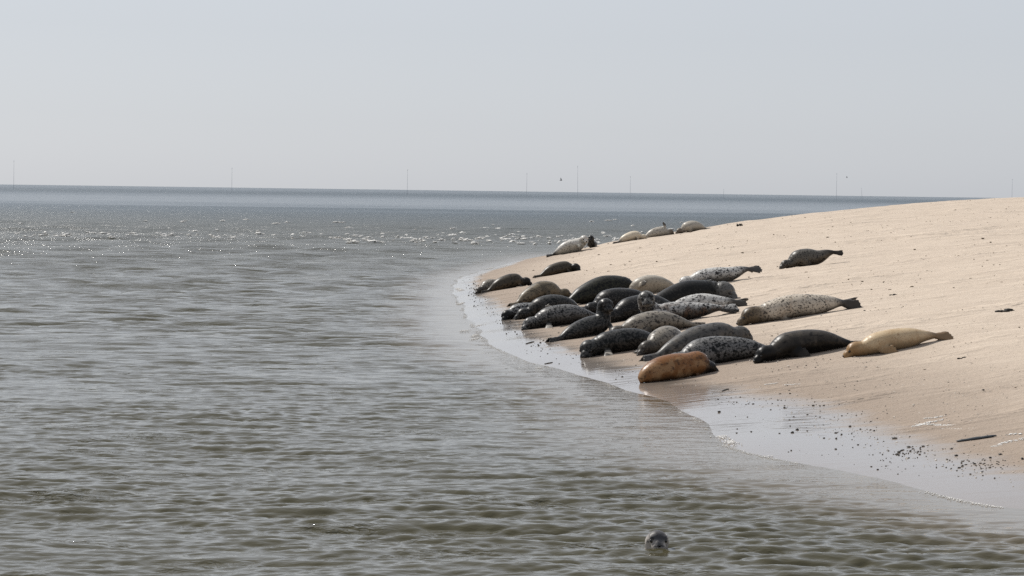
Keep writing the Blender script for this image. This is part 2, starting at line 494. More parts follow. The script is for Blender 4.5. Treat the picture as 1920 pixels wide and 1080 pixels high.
def paddle(V, Fc, root, d, side, nrm, L, W, T, digits=5, spread=0.25, curl=0.0):
    """a flipper: a flat tapering plate with a scalloped edge of digits"""
    d, side, nrm = unit(d), unit(side), unit(nrm)
    m = 7
    cs, rw, rh, us, ss_ = [], [], [], [], []
    for i in range(m):
        t = i / (m - 1)
        cs.append(root + d * (L * 0.72 * t) + nrm * (curl * L * t * t))
        rw.append(W * (0.55 + 0.45 * math.sin(math.pi * min(1, t * 0.75 + 0.1)))); rh.append(T * (1.25 - 0.5 * t))
        us.append(nrm); ss_.append(side)
    ring_sweep(V, Fc, cs, us, ss_, rw, rh, 12)
    for j in range(digits):
        u = (j / (digits - 1) - 0.5) * 2
        p0 = root + d * (L * 0.35) + side * (u * W * 0.62) + nrm * (curl * L * 0.1)
        p1 = root + d * (L * (1.0 - 0.22 * abs(u + 0.25))) + side * (u * W * (0.95 + spread)) + nrm * (curl * L)
        pts = [p0 + (p1 - p0) * t for t in (0, 0.35, 0.7, 0.9, 1.0)]
        dd = unit(p1 - p0); sd_ = unit(np.cross(nrm, dd))
        ring_sweep(V, Fc, pts, [nrm] * 5, [sd_] * 5, np.array([0.24, 0.26, 0.22, 0.17, 0.07]) * W, np.array([1.0, 0.95, 0.8, 0.6, 0.3]) * T, 8)
    return None

SEALS = []
def seal(label, pos, phi, L, mat, fat=1.0, head=(0, 0), neck=0.0, tail=0.0, bend=0.0, roll=0.0, hspread=0.3, flip=(1, 1), flip_up=0.0,
         headroll=0.0, wrinkle=0.35, sink=0.014, lift=0.0, hump=0.0, group='seals lying on the sandbank', voxel=None, water=None, rear_pitch=0.0, chest=0.0, headsize=1.0, blunt=0.0, thick=0.0, nose_z=None):
    """pos: world point on the ground under the middle of the body; phi: heading of the nose in degrees.
       head = (turn to the left in degrees, nod up in degrees), neck = lift of the head over the ground in body lengths,
       tail = lift of the hind flippers, bend = sideways curve, roll = lying on the side (deg)."""
    px_, py_, pz_ = pos
    Rz = np.array([[math.cos(R(phi)), -math.sin(R(phi)), 0], [math.sin(R(phi)), math.cos(R(phi)), 0], [0, 0, 1]])
    ns = 64
    s = np.concatenate([np.linspace(0, 0.16, 20), np.linspace(0.18, 1, ns - 20)])
    rw = interp_smooth(PROFILE[:, 0], PROFILE[:, 1], s) * L; rh = interp_smooth(PROFILE[:, 0], PROFILE[:, 2], s) * L
    fatw = 1 + (fat - 1) * sstep(0.16, 0.36, s) * (1 - 0.6 * sstep(0.8, 1.0, s))
    hsz = 1 + (headsize - 1) * (1 - sstep(0.14, 0.30, s))
    bulk = thick * 0.028 * L * np.exp(-((s - 0.23) / 0.075) ** 2)
    rw = rw * fatw * hsz + bulk; rh = rh * fatw * hsz + bulk * 0.8
    if blunt:
        end = np.clip(1 - np.clip((s - 0.48) / 0.52, 0, 1) ** 2.6, 0.0, 1) ** 0.5 * 0.985 + 0.015
        k0 = sstep(0.38, 0.56, s)
        rw = rw * (1 - k0) + k0 * 0.118 * L * fat * blunt * end; rh = rh * (1 - k0) + k0 * 0.104 * L * fat * blunt * end
    # path from the tail forward, integrated so that the length is kept
    f = 1 - s                                   # 0 tail .. 1 nose
    arc = (NOSE_X - TAIL_X) * L
    ds = np.abs(np.diff(s)) * arc
    tneck = 1 - sstep(0.20, 0.38, s)            # 1 on head and neck
    thead = 1 - sstep(0.13, 0.22, s)
    yaw = R(bend) * (sstep(0.9, 0.1, s) if False else (1 - sstep(0.1, 0.9, s)) - 0.5) * 2 + R(head[0]) * (1 - sstep(0.10, 0.30, s))
    up_ang = np.zeros(ns)
    if neck > 0:                                # rear up: chest and neck climb, the head levels out again
        a = min(R(82), R(150) * neck / 0.22 * 0.55 + R(10))
        up_ang = a * sstep(0.50, 0.30, s) if False else a * (1 - sstep(0.24, 0.46, s)) * sstep(0.08, 0.17, s)
    up_ang = up_ang + R(head[1]) * thead
    T = np.stack([np.cos(yaw) * np.cos(up_ang), np.sin(yaw) * np.cos(up_ang), np.sin(up_ang)], -1)
    P = np.zeros((ns, 3))
    mid = int(np.argmin(np.abs(s - 0.55)))
    for i in range(mid - 1, -1, -1): P[i] = P[i + 1] + (T[i] + T[i + 1]) / 2 * ds[i]
    for i in range(mid + 1, ns): P[i] = P[i - 1] - (T[i] + T[i - 1]) / 2 * ds[i - 1]
    P[:, :2] -= (P[0, :2] + P[-1, :2]) / 2 * 0
    P[:, 0] += (NOSE_X - 0.55 * (NOSE_X - TAIL_X)) * L - P[mid, 0]
    # sit it on the sand
    climb = P[:, 2].copy()
    wxy = P @ Rz.T
    gz = H(px_ + wxy[:, 0], py_ + wxy[:, 1]) - pz_
    if water is not None: gz = np.full(ns, water)
    ker = np.ones(9) / 9
    gz = np.convolve(np.pad(gz, 4, 'edge'), ker, 'valid')
    rz = rh if not blunt else np.where(s > 0.6, rh * 0.94 + 0.06 * np.interp(0.6, s, rh), rh)
    P[:, 2] = climb + gz + rz * 0.94 - sink + lift
    P[:, 2] += hump * L * np.exp(-((s - 0.45) / 0.16) ** 2)
    if tail: P[:, 2] += tail * L * sstep(0.62, 1.0, s) ** 1.2
    if nose_z is not None: P[:, 2] += nose_z - P[0, 2]
    if chest: P[:, 2] += chest * L * np.exp(-((s - 0.3) / 0.12) ** 2)
    # frames
    Tg = np.gradient(P, axis=0); Tg = -Tg / np.linalg.norm(Tg, axis=1)[:, None]
    upv = np.array([0, 0, 1.0])
    ups, sides = [], []
    for i in range(ns):
        t = Tg[i]; ref = upv if abs(t[2]) < 0.95 else np.array([-1.0, 0, 0])
        sd_ = unit(np.cross(ref, t)); u = unit(np.cross(t, sd_))
        rr = R(roll) * (1 - thead[i]) + R(headroll) * thead[i]
        ups.append(u * math.cos(rr) - sd_ * math.sin(rr)); sides.append(sd_ * math.cos(rr) + u * math.sin(rr))
    ups = np.array(ups); sides = np.array(sides)
    V, Fc = [], []
    n = 28
    ring_sweep(V, Fc, list(P), list(ups), list(sides), rw, rh, n, 0.10)
    def fr(q):
        i = int(np.argmin(np.abs(s - q))); return P[i], Tg[i], sides[i], ups[i], rw[i], rh[i]
    hs_ = L * headsize * 1.17
    # skull: brow, whisker pads, chin
    c, t, sd_, u, w, h = fr(0.035)
    for q in (-1, 1): sphere(V, Fc, c + sd_ * q * 0.018 * hs_ - u * 0.010 * hs_ + t * 0.006 * hs_, (t, sd_, u), (0.026 * hs_, 0.021 * hs_, 0.019 * hs_))
    sphere(V, Fc, c - u * 0.022 * hs_ - t * 0.01 * hs_, (t, sd_, u), (0.03 * hs_, 0.02 * hs_, 0.014 * hs_))
    c, t, sd_, u, w, h = fr(0.085)
    for q in (-1, 1): sphere(V, Fc, c + sd_ * q * 0.034 * hs_ + u * 0.026 * hs_, (t, sd_, u), (0.024 * hs_, 0.016 * hs_, 0.017 * hs_))
    # fore flippers
    for q, on in ((1, flip[0]), (-1, flip[1])):
        if not on: continue
        c, t, sd_, u, w, h = fr(0.315)
        root = c + sd_ * q * w * 0.80 - u * h * 0.45
        if on == 2:      # lifted into the air
            paddle(V, Fc, c + u * h * 0.55 + sd_ * q * w * 0.3, np.array([0, 0, 1.0]) - t * 0.25, t, sd_ * q, 0.24 * L, 0.042 * L, 0.016 * L)
        elif on == 3:    # stretched out on the sand
            paddle(V, Fc, root, sd_ * q * 0.85 + t * 0.25 - u * 0.30, t, u, 0.20 * L, 0.040 * L, 0.014 * L)
        else:
            paddle(V, Fc, root, -t * 0.68 + sd_ * q * 0.55 - u * 0.26, u * 0.8 - t * 0.3, sd_ * q + u * 0.4, 0.185 * L, 0.040 * L, 0.013 * L)
    # hind flippers
    c, t, sd_, u, w, h = P[-1], Tg[-1], sides[-1], ups[-1], rw[-1], rh[-1]
    back = -t
    for q in ((-1, 1) if not blunt else ()):
        ddir = back + sd_ * q * (0.10 + 0.5 * hspread) + np.array([0, 0, 0.10 * hspread + 0.02])
        nrm = unit(u * (1 - 0.55) + sd_ * q * 0.75)
        sdv = unit(np.cross(nrm, unit(ddir)))
        paddle(V, Fc, c + sd_ * q * 0.010 * L + t * 0.02 * L, ddir, sdv, nrm, 0.175 * L, 0.042 * L, 0.013 * L, 5, 0.08 + 0.30 * hspread)
    if not blunt: sphere(V, Fc, c + back * 0.02 * L + u * 0.006 * L, (back, sd_, u), (0.035 * L, 0.012 * L, 0.009 * L))
    V = np.array(V)
    me = bpy.data.meshes.new('body')
    me.from_pydata(V.tolist(), [], Fc)
    tmp = bpy.data.objects.new('tmp', me); COL.objects.link(tmp)
    md = tmp.modifiers.new('r', 'REMESH'); md.mode = 'VOXEL'; md.voxel_size = voxel or (0.0092 * L)
    sm = tmp.modifiers.new('s', 'SMOOTH'); sm.factor = 0.5; sm.iterations = 4
    dg = bpy.context.evaluated_depsgraph_get()
    me2 = bpy.data.meshes.new_from_object(tmp.evaluated_get(dg))
    bpy.data.objects.remove(tmp); bpy.data.meshes.remove(me)
    me2.name = 'body'
    co = np.empty(len(me2.vertices) * 3, np.float32); me2.vertices.foreach_get('co', co); co = co.reshape(-1, 3).astype(float)
    # nearest spine sample -> along / dorsal coordinates for the coat pattern
    along = np.empty(len(co)); dors = np.empty(len(co)); fl = np.zeros(len(co)); rad = np.zeros_like(co)
    for a in range(0, len(co), 4000):
        b = co[a:a + 4000]
        dist = ((b[:, None, :] - P[None]) ** 2).sum(-1)
        i = dist.argmin(1)
        rel = b - P[i]
        along[a:a + 4000] = s[i]
        fl[a:a + 4000] = sstep(1.10, 1.35, np.linalg.norm(rel, axis=1) / (rw[i] + 1e-6)) * (s[i] > 0.2) * (s[i] < 0.7)
        dors[a:a + 4000] = np.clip((rel * ups[i]).sum(1) / (rh[i] + 1e-6), -1.2, 1.2)
        rad[a:a + 4000] = rel / (np.linalg.norm(rel, axis=1)[:, None] + 1e-9)
    # folds of fat round the neck, soft lumps on the body
    nk = np.exp(-((along - 0.215) / 0.055) ** 2)
    lump = np.sin(co[:, 0] * 9 / L + 1.3 * np.sin(co[:, 1] * 7 / L + phi)) * np.sin(co[:, 2] * 8 / L + co[:, 0] * 4 / L + L * 50)
    disp = 0.0085 * wrinkle * L * np.sin(along * 2 * math.pi / 0.042 + 1.6 * dors + 1.5 * np.sin(dors * 3)) * nk + 0.0070 * L * lump * sstep(0.2, 0.4, along) * (1 - sstep(0.8, 0.95, along))
    co += rad * disp[:, None]
    me2.vertices.foreach_set('co', co.reshape(-1).astype(np.float32))
    me2.polygons.foreach_set('use_smooth', [True] * len(me2.polygons))
    for nm, arr in (('along', along), ('dorsal', dors), ('flipper', fl)):
        at_ = me2.attributes.new(nm, 'FLOAT', 'POINT'); at_.data.foreach_set('value', arr.astype(np.float32))
    me2.materials.clear(); me2.materials.append(mat)
    e = bpy.data.objects.new('seal', None); COL.objects.link(e)
    e.empty_display_size = 0.3
    e.location = (px_, py_, pz_); e.rotation_euler = (0, 0, R(phi))
    ob = bpy.data.objects.new('body', me2); COL.objects.link(ob); ob.parent = e
    # eyes and nose
    c, t, sd_, u, w, h = fr(0.070)
    for q in (-1, 1):
        v_, f_ = [], []
        sphere(v_, f_, c + sd_ * q * 0.0385 * hs_ + u * 0.0205 * hs_ + t * 0.004 * hs_, (t, sd_, u), (0.0100 * hs_, 0.008 * hs_, 0.0100 * hs_), 10, 8)
        mesh_obj('eye', v_, f_, EYE, e)
    v_, f_ = [], []
    c, t, sd_, u, w, h = fr(0.006)
    sphere(v_, f_, c + u * 0.006 * hs_ + t * 0.002 * hs_, (t, sd_, u), (0.010 * hs_, 0.0155 * hs_, 0.0105 * hs_), 10, 8)
    mesh_obj('nose', v_, f_, NOSE, e)
    tag(e, label, 'seal', group)
    SEALS.append((label, L))
    return e

# coats ------------------------------------------------------------
DARKSPOT = coat('coat_dark_spotted', (0.062, 0.060, 0.057), (0.050, 0.044, 0.038), (0.005, 0.006, 0.006), 0.90, 14, flip=(0.30, 0.275, 0.24))
GREYSPOT = coat('coat_grey_spotted', (0.165, 0.16, 0.155), (0.055, 0.050, 0.045), (0.007, 0.0078, 0.0078), 0.80, 13, flip=(0.20, 0.185, 0.165))
PALESPOT = coat('coat_pale_spotted', (0.52, 0.51, 0.485), (0.11, 0.105, 0.096), (0.022, 0.020, 0.020), 0.58, 13, (0.10, 0.065, 0.040), 0.25, hind=(0.07, 0.065, 0.06))  # back lightened in the coat colour for its sunlit top
RUSTGREY = coat('coat_rust_grey', (0.46, 0.45, 0.43), (0.065, 0.060, 0.054), (0.014, 0.013, 0.013), 0.70, 12, (0.085, 0.042, 0.020), 0.7, face=(0.15, 0.145, 0.135), split=0.25)  # sunlight on the back is put into its lighter grey
BLACK = coat('coat_black', (0.007, 0.0066, 0.0062), (0.008, 0.0075, 0.007), (0.030, 0.028, 0.024), 0.40, 15, face=(0.12, 0.117, 0.112))
BLACKMOT = coat('coat_black_mottled', (0.030, 0.030, 0.020), (0.014, 0.012, 0.010), (0.004, 0.004, 0.004), 0.95, 14)
BLACKWHITE = coat('coat_black_white', (0.34, 0.34, 0.33), (0.022, 0.021, 0.02), (0.008, 0.008, 0.008), 0.90, 14, face=(0.009, 0.009, 0.009), split=0.45)
SPECKLE = coat('coat_black_speckled', (0.009, 0.0087, 0.0085), (0.007, 0.0065, 0.006), (0.085, 0.08, 0.073), 0.40, 24)
TAN = coat('coat_tan', (0.54, 0.415, 0.265), (0.30, 0.22, 0.135), (0.32, 0.20, 0.11), 0.30, 20, (0.40, 0.28, 0.16), 0.5, face=(0.27, 0.165, 0.078), flip=(0.30, 0.20, 0.11), hind=(0.22, 0.15, 0.09))
BROWNT = coat('coat_brown_tan', (0.17, 0.138, 0.095), (0.15, 0.115, 0.075), (0.025, 0.021, 0.017), 0.45, 11, (0.055, 0.047, 0.034), 0.6)
ORANGE = coat('coat_orange', (0.19, 0.084, 0.030), (0.016, 0.010, 0.007), (0.060, 0.028, 0.013), 0.35, 12, (0.34, 0.205, 0.105), 0.65, face=(0.005, 0.0045, 0.004), split=-0.30)
SABLE = coat('coat_sable', (0.050, 0.044, 0.037), (0.006, 0.0055, 0.005), (0.007, 0.0065, 0.006), 0.35, 9, (0.095, 0.08, 0.063), 0.45, face=(0.008, 0.0075, 0.007), hind=(0.010, 0.009, 0.0085), split=0.2)
GREYBROWN = coat('coat_grey_brown', (0.115, 0.105, 0.09), (0.12, 0.092, 0.062), (0.016, 0.014, 0.012), 0.65, 17, hind=(0.028, 0.023, 0.018), split=-0.25)
CREAMSPOT = coat('coat_cream_spotted', (0.52, 0.455, 0.37), (0.12, 0.098, 0.073), (0.030, 0.025, 0.022), 0.48, 14, (0.26, 0.17, 0.10), 0.35, face=(0.11, 0.082, 0.052), hind=(0.06, 0.052, 0.045))  # cream of the back raised to carry the sun on top
CREAM = coat('coat_cream', (0.60, 0.52, 0.40), (0.56, 0.47, 0.35), (0.20, 0.15, 0.10), 0.25, 12, hind=(0.06, 0.05, 0.045))
PALE = coat('coat_pale', (0.60, 0.57, 0.52), (0.45, 0.42, 0.36), (0.10, 0.09, 0.08), 0.45, 12, hind=(0.025, 0.022, 0.02))
DULL = coat('coat_dull_grey', (0.085, 0.082, 0.078), (0.12, 0.11, 0.10), (0.020, 0.019, 0.018), 0.45, 9, (0.17, 0.145, 0.115), 0.35, split=0.0)
TANGREY = coat('coat_tan_grey', (0.23, 0.205, 0.17), (0.14, 0.12, 0.095), (0.025, 0.022, 0.020), 0.50, 11, face=(0.075, 0.066, 0.055))
BROWNDK = coat('coat_brown_dark', (0.060, 0.050, 0.036), (0.14, 0.10, 0.062), (0.014, 0.012, 0.011), 0.50, 10, face=(0.016, 0.0135, 0.012), split=-0.35)
DUNGREY = coat('coat_dun_grey', (0.40, 0.365, 0.31), (0.34, 0.30, 0.24), (0.10, 0.085, 0.07), 0.30, 10, face=(0.16, 0.13, 0.10))

def put(label, xh, xt, y, phi, mat, L=None, xm=None, **kw):
    """nose column, tail column and contact row at the middle of the animal -> ground point and length"""
    xm = xm if xm is not None else (xh + xt) / 2
    p = on_ground(xm, y)
    if L is None: L = abs(xh - xt) / (F / p[1]) / abs(math.cos(R(phi)))
    print('SEAL %-60s Y=%.1f z=%.2f L=%.2f' % (label[:60], p[1], p[2], L))
    return seal(label, p, phi, L, mat, **kw)

put('plain tan seal lying apart at the right end of the group, head to the left', 1580, 1788, 655, 196, TAN, fat=1.0, flip=(1, 1), bend=-8, hspread=0.5, tail=0.035)
put('dark sable seal in front of the tan seal\'s nose, belly on the sand', 1405, 1622, 664, 196, SABLE, fat=1.12, hspread=0.1, bend=10, tail=0.015)
put('cream and grey spotted seal alone above the dark sable seal, nose down', 1383, 1622, 593, 197, CREAMSPOT, fat=0.88, bend=-12, roll=-22, flip=(1, 1), hspread=0.45, tail=0.03)
put('rusty orange seal with black head, nearest the water, its reflection below it', 1352, 1200, 709, 30, ORANGE, fat=1.2, L=1.74, xm=1264, head=(-6, -4), headsize=0.95, roll=15, blunt=1.06, thick=1.7, sink=0.03)
put('grey black-spotted seal directly behind the rusty orange seal', 1235, 1474, 678, 193, GREYSPOT, fat=1.05, bend=14, roll=-25, tail=0.02, hspread=0.4, wrinkle=0.6)
put('smooth dull grey seal stretched behind the spotted one, hind flippers towards the water', 1413, 1193, 658, 20, DULL, fat=0.98, head=(20, 0), bend=-14, chest=0.02, hspread=0.2)
put('grey-tan seal pointing at the water with its head low, left of the dull grey one', 1205, 1278, 652, 243, TANGREY, xm=1250, L=1.95, fat=1.08, head=(-30, -4), flip=(1, 3))
put('dark mottled seal facing the viewer at the water\'s edge, pale flipper spread', 1082, 1290, 657, 199, DARKSPOT, L=2.1, xm=1174, fat=1.05, head=(58, -2), flip=(3, 1), headsize=1.15, bend=-10, hspread=0.2)
put('pale-backed seal mostly hidden behind the dark mottled one at the water\'s edge', 1135, 1322, 624, 194, TANGREY, fat=1.12, hspread=0.0)
put('dark mottled seal rearing its head to look at the viewer, tail to the water', 1165, 1045, 630, 38, DARKSPOT, L=2.0, xm=1100, fat=1.0, neck=0.27, head=(-100, 4), headsize=1.12, wrinkle=0.5)
put('grey-black seal with head turned at the waterline, left of the rearing one', 976, 1142, 609, 199, GREYSPOT, fat=1.14, head=(30, -3), flip=(3, 1), bend=-14, tail=0.03, hspread=0.4)
put('black-faced seal with white-flecked back touching the water, leftmost of the tight cluster', 933, 1045, 593, 206, BLACKWHITE, fat=1.12, head=(22, -6), headsize=1.15, bend=12)
put('dark seal with frosted back lying between the black-faced and the grey-black seal', 968, 1112, 590, 205, DARKSPOT, fat=1.25, bend=-16, roll=20)
put('black olive-mottled seal behind the cluster, tail to the left', 1210, 1036, 564, 20, BLACKMOT, fat=1.2, thick=0.8, bend=-14, roll=25, tail=0.02)
put('small tan seal half buried among the black seals at the back', 1182, 1262, 549, 190, DUNGREY, roll=40, L=1.75, fat=1.3)
put('black seal behind the rearing one, snout just left of it', 1086, 1246, 579, 200, SPECKLE, fat=1.25, bend=14)
put('largest seal, a black bull with wrinkled grey neck and head to the right', 1386, 1160, 575, 30, BLACK, L=2.8, xm=1276, fat=1.02, headsize=1.15, thick=0.35, head=(-42, -8), bend=-12, tail=0.02, hspread=0.3, wrinkle=1.8)
put('black speckled seal lying against the bull, behind the white-faced one', 1150, 1290, 594, 210, SPECKLE, xm=1210, L=2.3, fat=1.15)
put('grey seal with pale back lying below the bull\'s head, tail to the right', 1232, 1400, 583, 187, PALESPOT, fat=0.98, bend=10, roll=-30, tail=0.04, hspread=0.5)
put('white-faced grey seal with rusty flank, head up and looking at the viewer', 1180, 1394, 603, 190, RUSTGREY, L=2.5, fat=0.86, neck=0.13, head=(84, 4), wrinkle=0.9, xm=1270, headsize=1.0, hspread=0.6, tail=0.04)
put('pale grey seal on its belly behind the bull, dark hind flippers raised', 1268, 1428, 531, 191, PALESPOT, fat=1.0, bend=-10, tail=0.10, hspread=0.8)
put('grey-brown seal alone high on the bank, hind flippers raised', 1457, 1578, 498, 192, GREYBROWN, bend=12, tail=0.15, hspread=0.5, fat=1.36)
put('dark brown seal with pale throat alone near the point, head to the right', 1089, 998, 514, 18, BROWNDK, fat=1.22, head=(-45, -4), flip=(1, 3), headsize=1.2, bend=-12)
put('small grey seal at the tip of the point, nose in the gravel', 899, 950, 544, 226, TANGREY, L=1.5, fat=1.2)
put('brown seal with dark grey chest and head beside the small one at the tip', 996, 903, 541, 24, BROWNDK, fat=1.35, head=(-25, -6), flip=(1, 3), headsize=1.2)
put('brown-tan seal with arched back just above the tight cluster', 1070, 946, 566, 24, BROWNT, fat=1.32, bend=-18, hump=0.02)
put('white seal on the far edge looking back, dark hind flippers to the left', 1108, 1028, 474, 14, PALE, L=2.05, xm=1068, fat=1.4, neck=0.10, thick=0.8, head=(-80, 4), roll=-30, headsize=1.25)
put('dark seal on the far edge with raised head, right of the white one', 1111, 1111, 464, 258, DARKSPOT, L=1.55, fat=1.15, neck=0.17, head=(0, 4), headsize=1.25)
put('cream seal on the far edge, left of the one waving a flipper', 1214, 1154, 451.5, 20, CREAM, L=1.6, xm=1182, fat=1.3, wrinkle=0.6)
put('cream-tan seal on its side on the far edge, one dark flipper in the air', 1264, 1199, 443, 18, DUNGREY, fat=1.3, flip=(1, 2), roll=20, headsize=1.2)
put('pale dun seal furthest up the far edge, head low to the left', 1266, 1332, 433.5, 196, DUNGREY, fat=1.5, headsize=1.1)
# the swimmer
pw = at_z(1233, 1034, 0.0)
seal('swimming seal with only its wet grey head above the water', (pw[0] - 0.12, pw[1] + 0.52, 0.0), 290, 1.25, coat('coat_wet_grey', (0.06, 0.06, 0.066), (0.42, 0.385, 0.35), (0.02, 0.02, 0.02), 0.35, 12, rough=0.46, split=0.6), fat=0.9, water=-0.42, neck=0.11, head=(-14, 20), headsize=1.2, nose_z=0.034, group='seals in the water')
for lb, L in SEALS: pass

# ------------------------------------------------------------------ small things on the sand
ICO_V, ICO_F = None, None
def ico():
    global ICO_V, ICO_F
    if ICO_V is None:
        bm = bmesh.new(); bmesh.ops.create_icosphere(bm, subdivisions=1, radius=1)
        ICO_V = np.array([v.co for v in bm.verts]); bm.verts.index_update()
        ICO_F = np.array([[v.index for v in f.verts] for f in bm.faces]); bm.free()
    return ICO_V, ICO_F
def blobs(name, P, size, mat, flat=(0.45, 0.8), jag=0.28, seed=1, elong=(0.8, 1.6), sink=0.25):
    """many small irregular stones or foam lumps joined into one mesh"""
    g = np.random.default_rng(seed); v0, f0 = ico(); n = len(P)
    V = np.repeat(v0[None], n, 0) * (1 + g.uniform(-jag, jag, (n, len(v0), 1)))
    sx = g.uniform(*elong, n); fz = g.uniform(*flat, n); an = g.uniform(0, 6.283, n)
    V[:, :, 0] *= sx[:, None]; V[:, :, 2] *= fz[:, None]
    ca, sa = np.cos(an)[:, None], np.sin(an)[:, None]
    x, y = V[:, :, 0] * ca - V[:, :, 1] * sa, V[:, :, 0] * sa + V[:, :, 1] * ca
    V = np.stack([x, y, V[:, :, 2]], -1) * size[:, None, None]
    V[:, :, 2] += (size * fz * (1 - 2 * sink))[:, None] 
    V += P[:, None, :]
    Fa = (f0[None] + (np.arange(n) * len(v0))[:, None, None]).reshape(-1, 3)
    me = bpy.data.meshes.new(name)
    V = V.reshape(-1, 3)
    me.vertices.add(len(V)); me.vertices.foreach_set('co', V.reshape(-1).astype(np.float32))
    me.loops.add(Fa.size); me.loops.foreach_set('vertex_index', Fa.reshape(-1).astype(np.int32))
    me.polygons.add(len(Fa)); me.polygons.foreach_set('loop_start', (np.arange(len(Fa)) * 3).astype(np.int32))
    me.polygons.foreach_set('use_smooth', np.full(len(Fa), True))
    me.update(calc_edges=True); me.materials.append(mat)
    o = bpy.data.objects.new(name, me); COL.objects.link(o)
    return o
def ground_arr(x, y): return np.stack([x, y, H(x, y)], -1)
def scatter(n, g, dens):
    """accept world points by a density function of x, y, z"""
    out = []
    while sum(map(len, out)) < n:
        y = 26 + 100 * g.random(40000) ** 1.7; x = g.uniform(-2.5, 1, 40000) + g.random(40000) * y * 0.21
        z = H(x, y); k = g.random(40000) < dens(x, y, z)
        out.append(np.stack([x[k], y[k], z[k]], -1))
    return np.concatenate(out)[:n]
PEB = simple_mat('dark_pebble', (0.035, 0.032, 0.03), 0.6, 0.4, 0.6, 3.0)
SHELL = simple_mat('pale_shell', (0.62, 0.56, 0.48), 0.6, 0.3, 0.25, 3.0)
BRN = simple_mat('brown_clod', (0.15, 0.11, 0.075), 0.85, 0.2, 0.4, 3.0)
g = np.random.default_rng(51)
clump = Waves(52, 0.8, 4.5, 24)
band = lambda z, c, w: np.exp(-((z - c) / w) ** 2)
d_low = lambda x, y, z: (z > 0.03) * (0.25 + np.clip(clump(x, y), 0, 2)) * (0.30 * band(z, 0.30, 0.25) + 0.08 * band(z, 0.7, 0.5) + 0.02)
P = scatter(2300, g, d_low)
o = blobs('beach_pebbles', P, np.clip(g.lognormal(-5.2, 0.5, len(P)), 0.003, 0.024), PEB, seed=2)
tag(o, 'dark pebbles and bits of wrack strewn over the lower sand', 'pebbles', kind='stuff')
P = scatter(3000, g, lambda x, y, z: (z > 0.08) * (y < 75) * (0.22 * band(z, 0.35, 0.28) + 0.05))
o = blobs('shell_fragments', P, np.clip(g.lognormal(-4.95, 0.4, len(P)), 0.004, 0.022), SHELL, (0.25, 0.5), seed=3)
tag(o, 'tiny pale shell fragments scattered over the sand', 'shells', kind='stuff')
P = scatter(1300, g, lambda x, y, z: (z > 0.5) * (0.05 + 0.3 * np.clip(clump(x * 0.5, y * 1.6) - 0.5, 0, 1.5)))
o = blobs('sand_clods', P, np.clip(g.lognormal(-4.6, 0.5, len(P)), 0.004, 0.035) * (0.6 + P[:, 1] / 130), BRN, (0.3, 0.6), seed=4)
tag(o, 'brown crumbs of churned sand and wrack higher up the bank', 'clods', kind='stuff')
# wrack line of bigger stones on the wet sand at the right, and gravel at the tip of the point
def pix_cloud(n, g, cx, cy, sx, sy, slope=0.0):
    out = []
    for _ in range(n):
        a, b = g.normal(0, 1), g.normal(0, 1)
        p = on_ground(cx + a * sx, cy + b * sy + a * sx * slope); out.append(p)
    return np.array(out)
Q = np.concatenate([pix_cloud(60, g, 1700, 850, 30, 6, -0.10), pix_cloud(95, g, 1835, 872, 36, 9, 0.0), pix_cloud(30, g, 1610, 818, 45, 9, 0.05), pix_cloud(40, g, 1450, 755, 50, 10, 0.12)])
o = blobs('wrack_stones', Q, np.clip(g.lognormal(-4.75, 0.45, len(Q)), 0.004, 0.03), PEB, seed=5)
tag(o, 'line of dark stones and weed lying on the shining wet sand', 'stones', kind='stuff')
Q = np.concatenate([pix_cloud(130, g, 890, 546, 12, 15), pix_cloud(45, g, 935, 592, 22, 8, 0.8), pix_cloud(40, g, 1015, 645, 28, 9, 0.4)])
o = blobs('point_gravel', Q, np.clip(g.lognormal(-4.55, 0.4, len(Q)), 0.005, 0.035), PEB, seed=6)
tag(o, 'dark gravel at the tip of the sandbank', 'gravel', kind='stuff')

# single finds
WEED = simple_mat('dry_seaweed', (0.018, 0.016, 0.013), 0.7, 0.3, 0.5, 30.0, 0.01)
WOOD = simple_mat('wet_wood', (0.055, 0.062, 0.068), 0.6, 0.3, 0.35, 18.0, 0.006)
BONE = simple_mat('white_shell', (0.78, 0.74, 0.68), 0.5, 0.4, 0.1, 12.0)
def lump_thing(name, label, cat, px, py, wpx, mat, seed, n=9, flat=0.35, group=None):
    p = on_ground(px, py); S = F / p[1]; g = np.random.default_rng(seed); w = wpx / S
    q = np.zeros((n, 3)); q[:, 0] = np.linspace(-0.5, 0.5, n) * w * 0.8; q[:, 1] = g.normal(0, 0.14 * w, n)
    q[:, 2] = H(p[0] + q[:, 0], p[1] + q[:, 1]) - p[2]
    sz = w * g.uniform(0.10, 0.20, n)
    o = blobs(name, q, sz, mat, (flat, flat * 1.8), 0.35, seed)
    o.location = p
    return tag(o, label, cat, group)
lump_thing('seaweed_clump', 'black clump of dry seaweed on the open sand at the far right', 'seaweed', 1885, 584, 32, WEED, 61)
lump_thing('seaweed_clump', 'small black lump of weed on the bank just below the crest', 'seaweed', 1387, 423, 11, WEED, 62, 5, 0.9)
lump_thing('seaweed_clump', 'little dark tuft of weed between the upper lone seal and the right edge', 'seaweed', 1675, 553, 14, WEED, 63, 6)
lump_thing('seaweed_clump', 'dark tuft of weed on damp sand below the tan seal\'s tail', 'seaweed', 1803, 672, 15, WEED, 64, 6)
lump_thing('seaweed_clump', 'dark lump of weed halfway between the sable seal and the wrack line', 'seaweed', 1614, 749, 13, WEED, 65, 5)
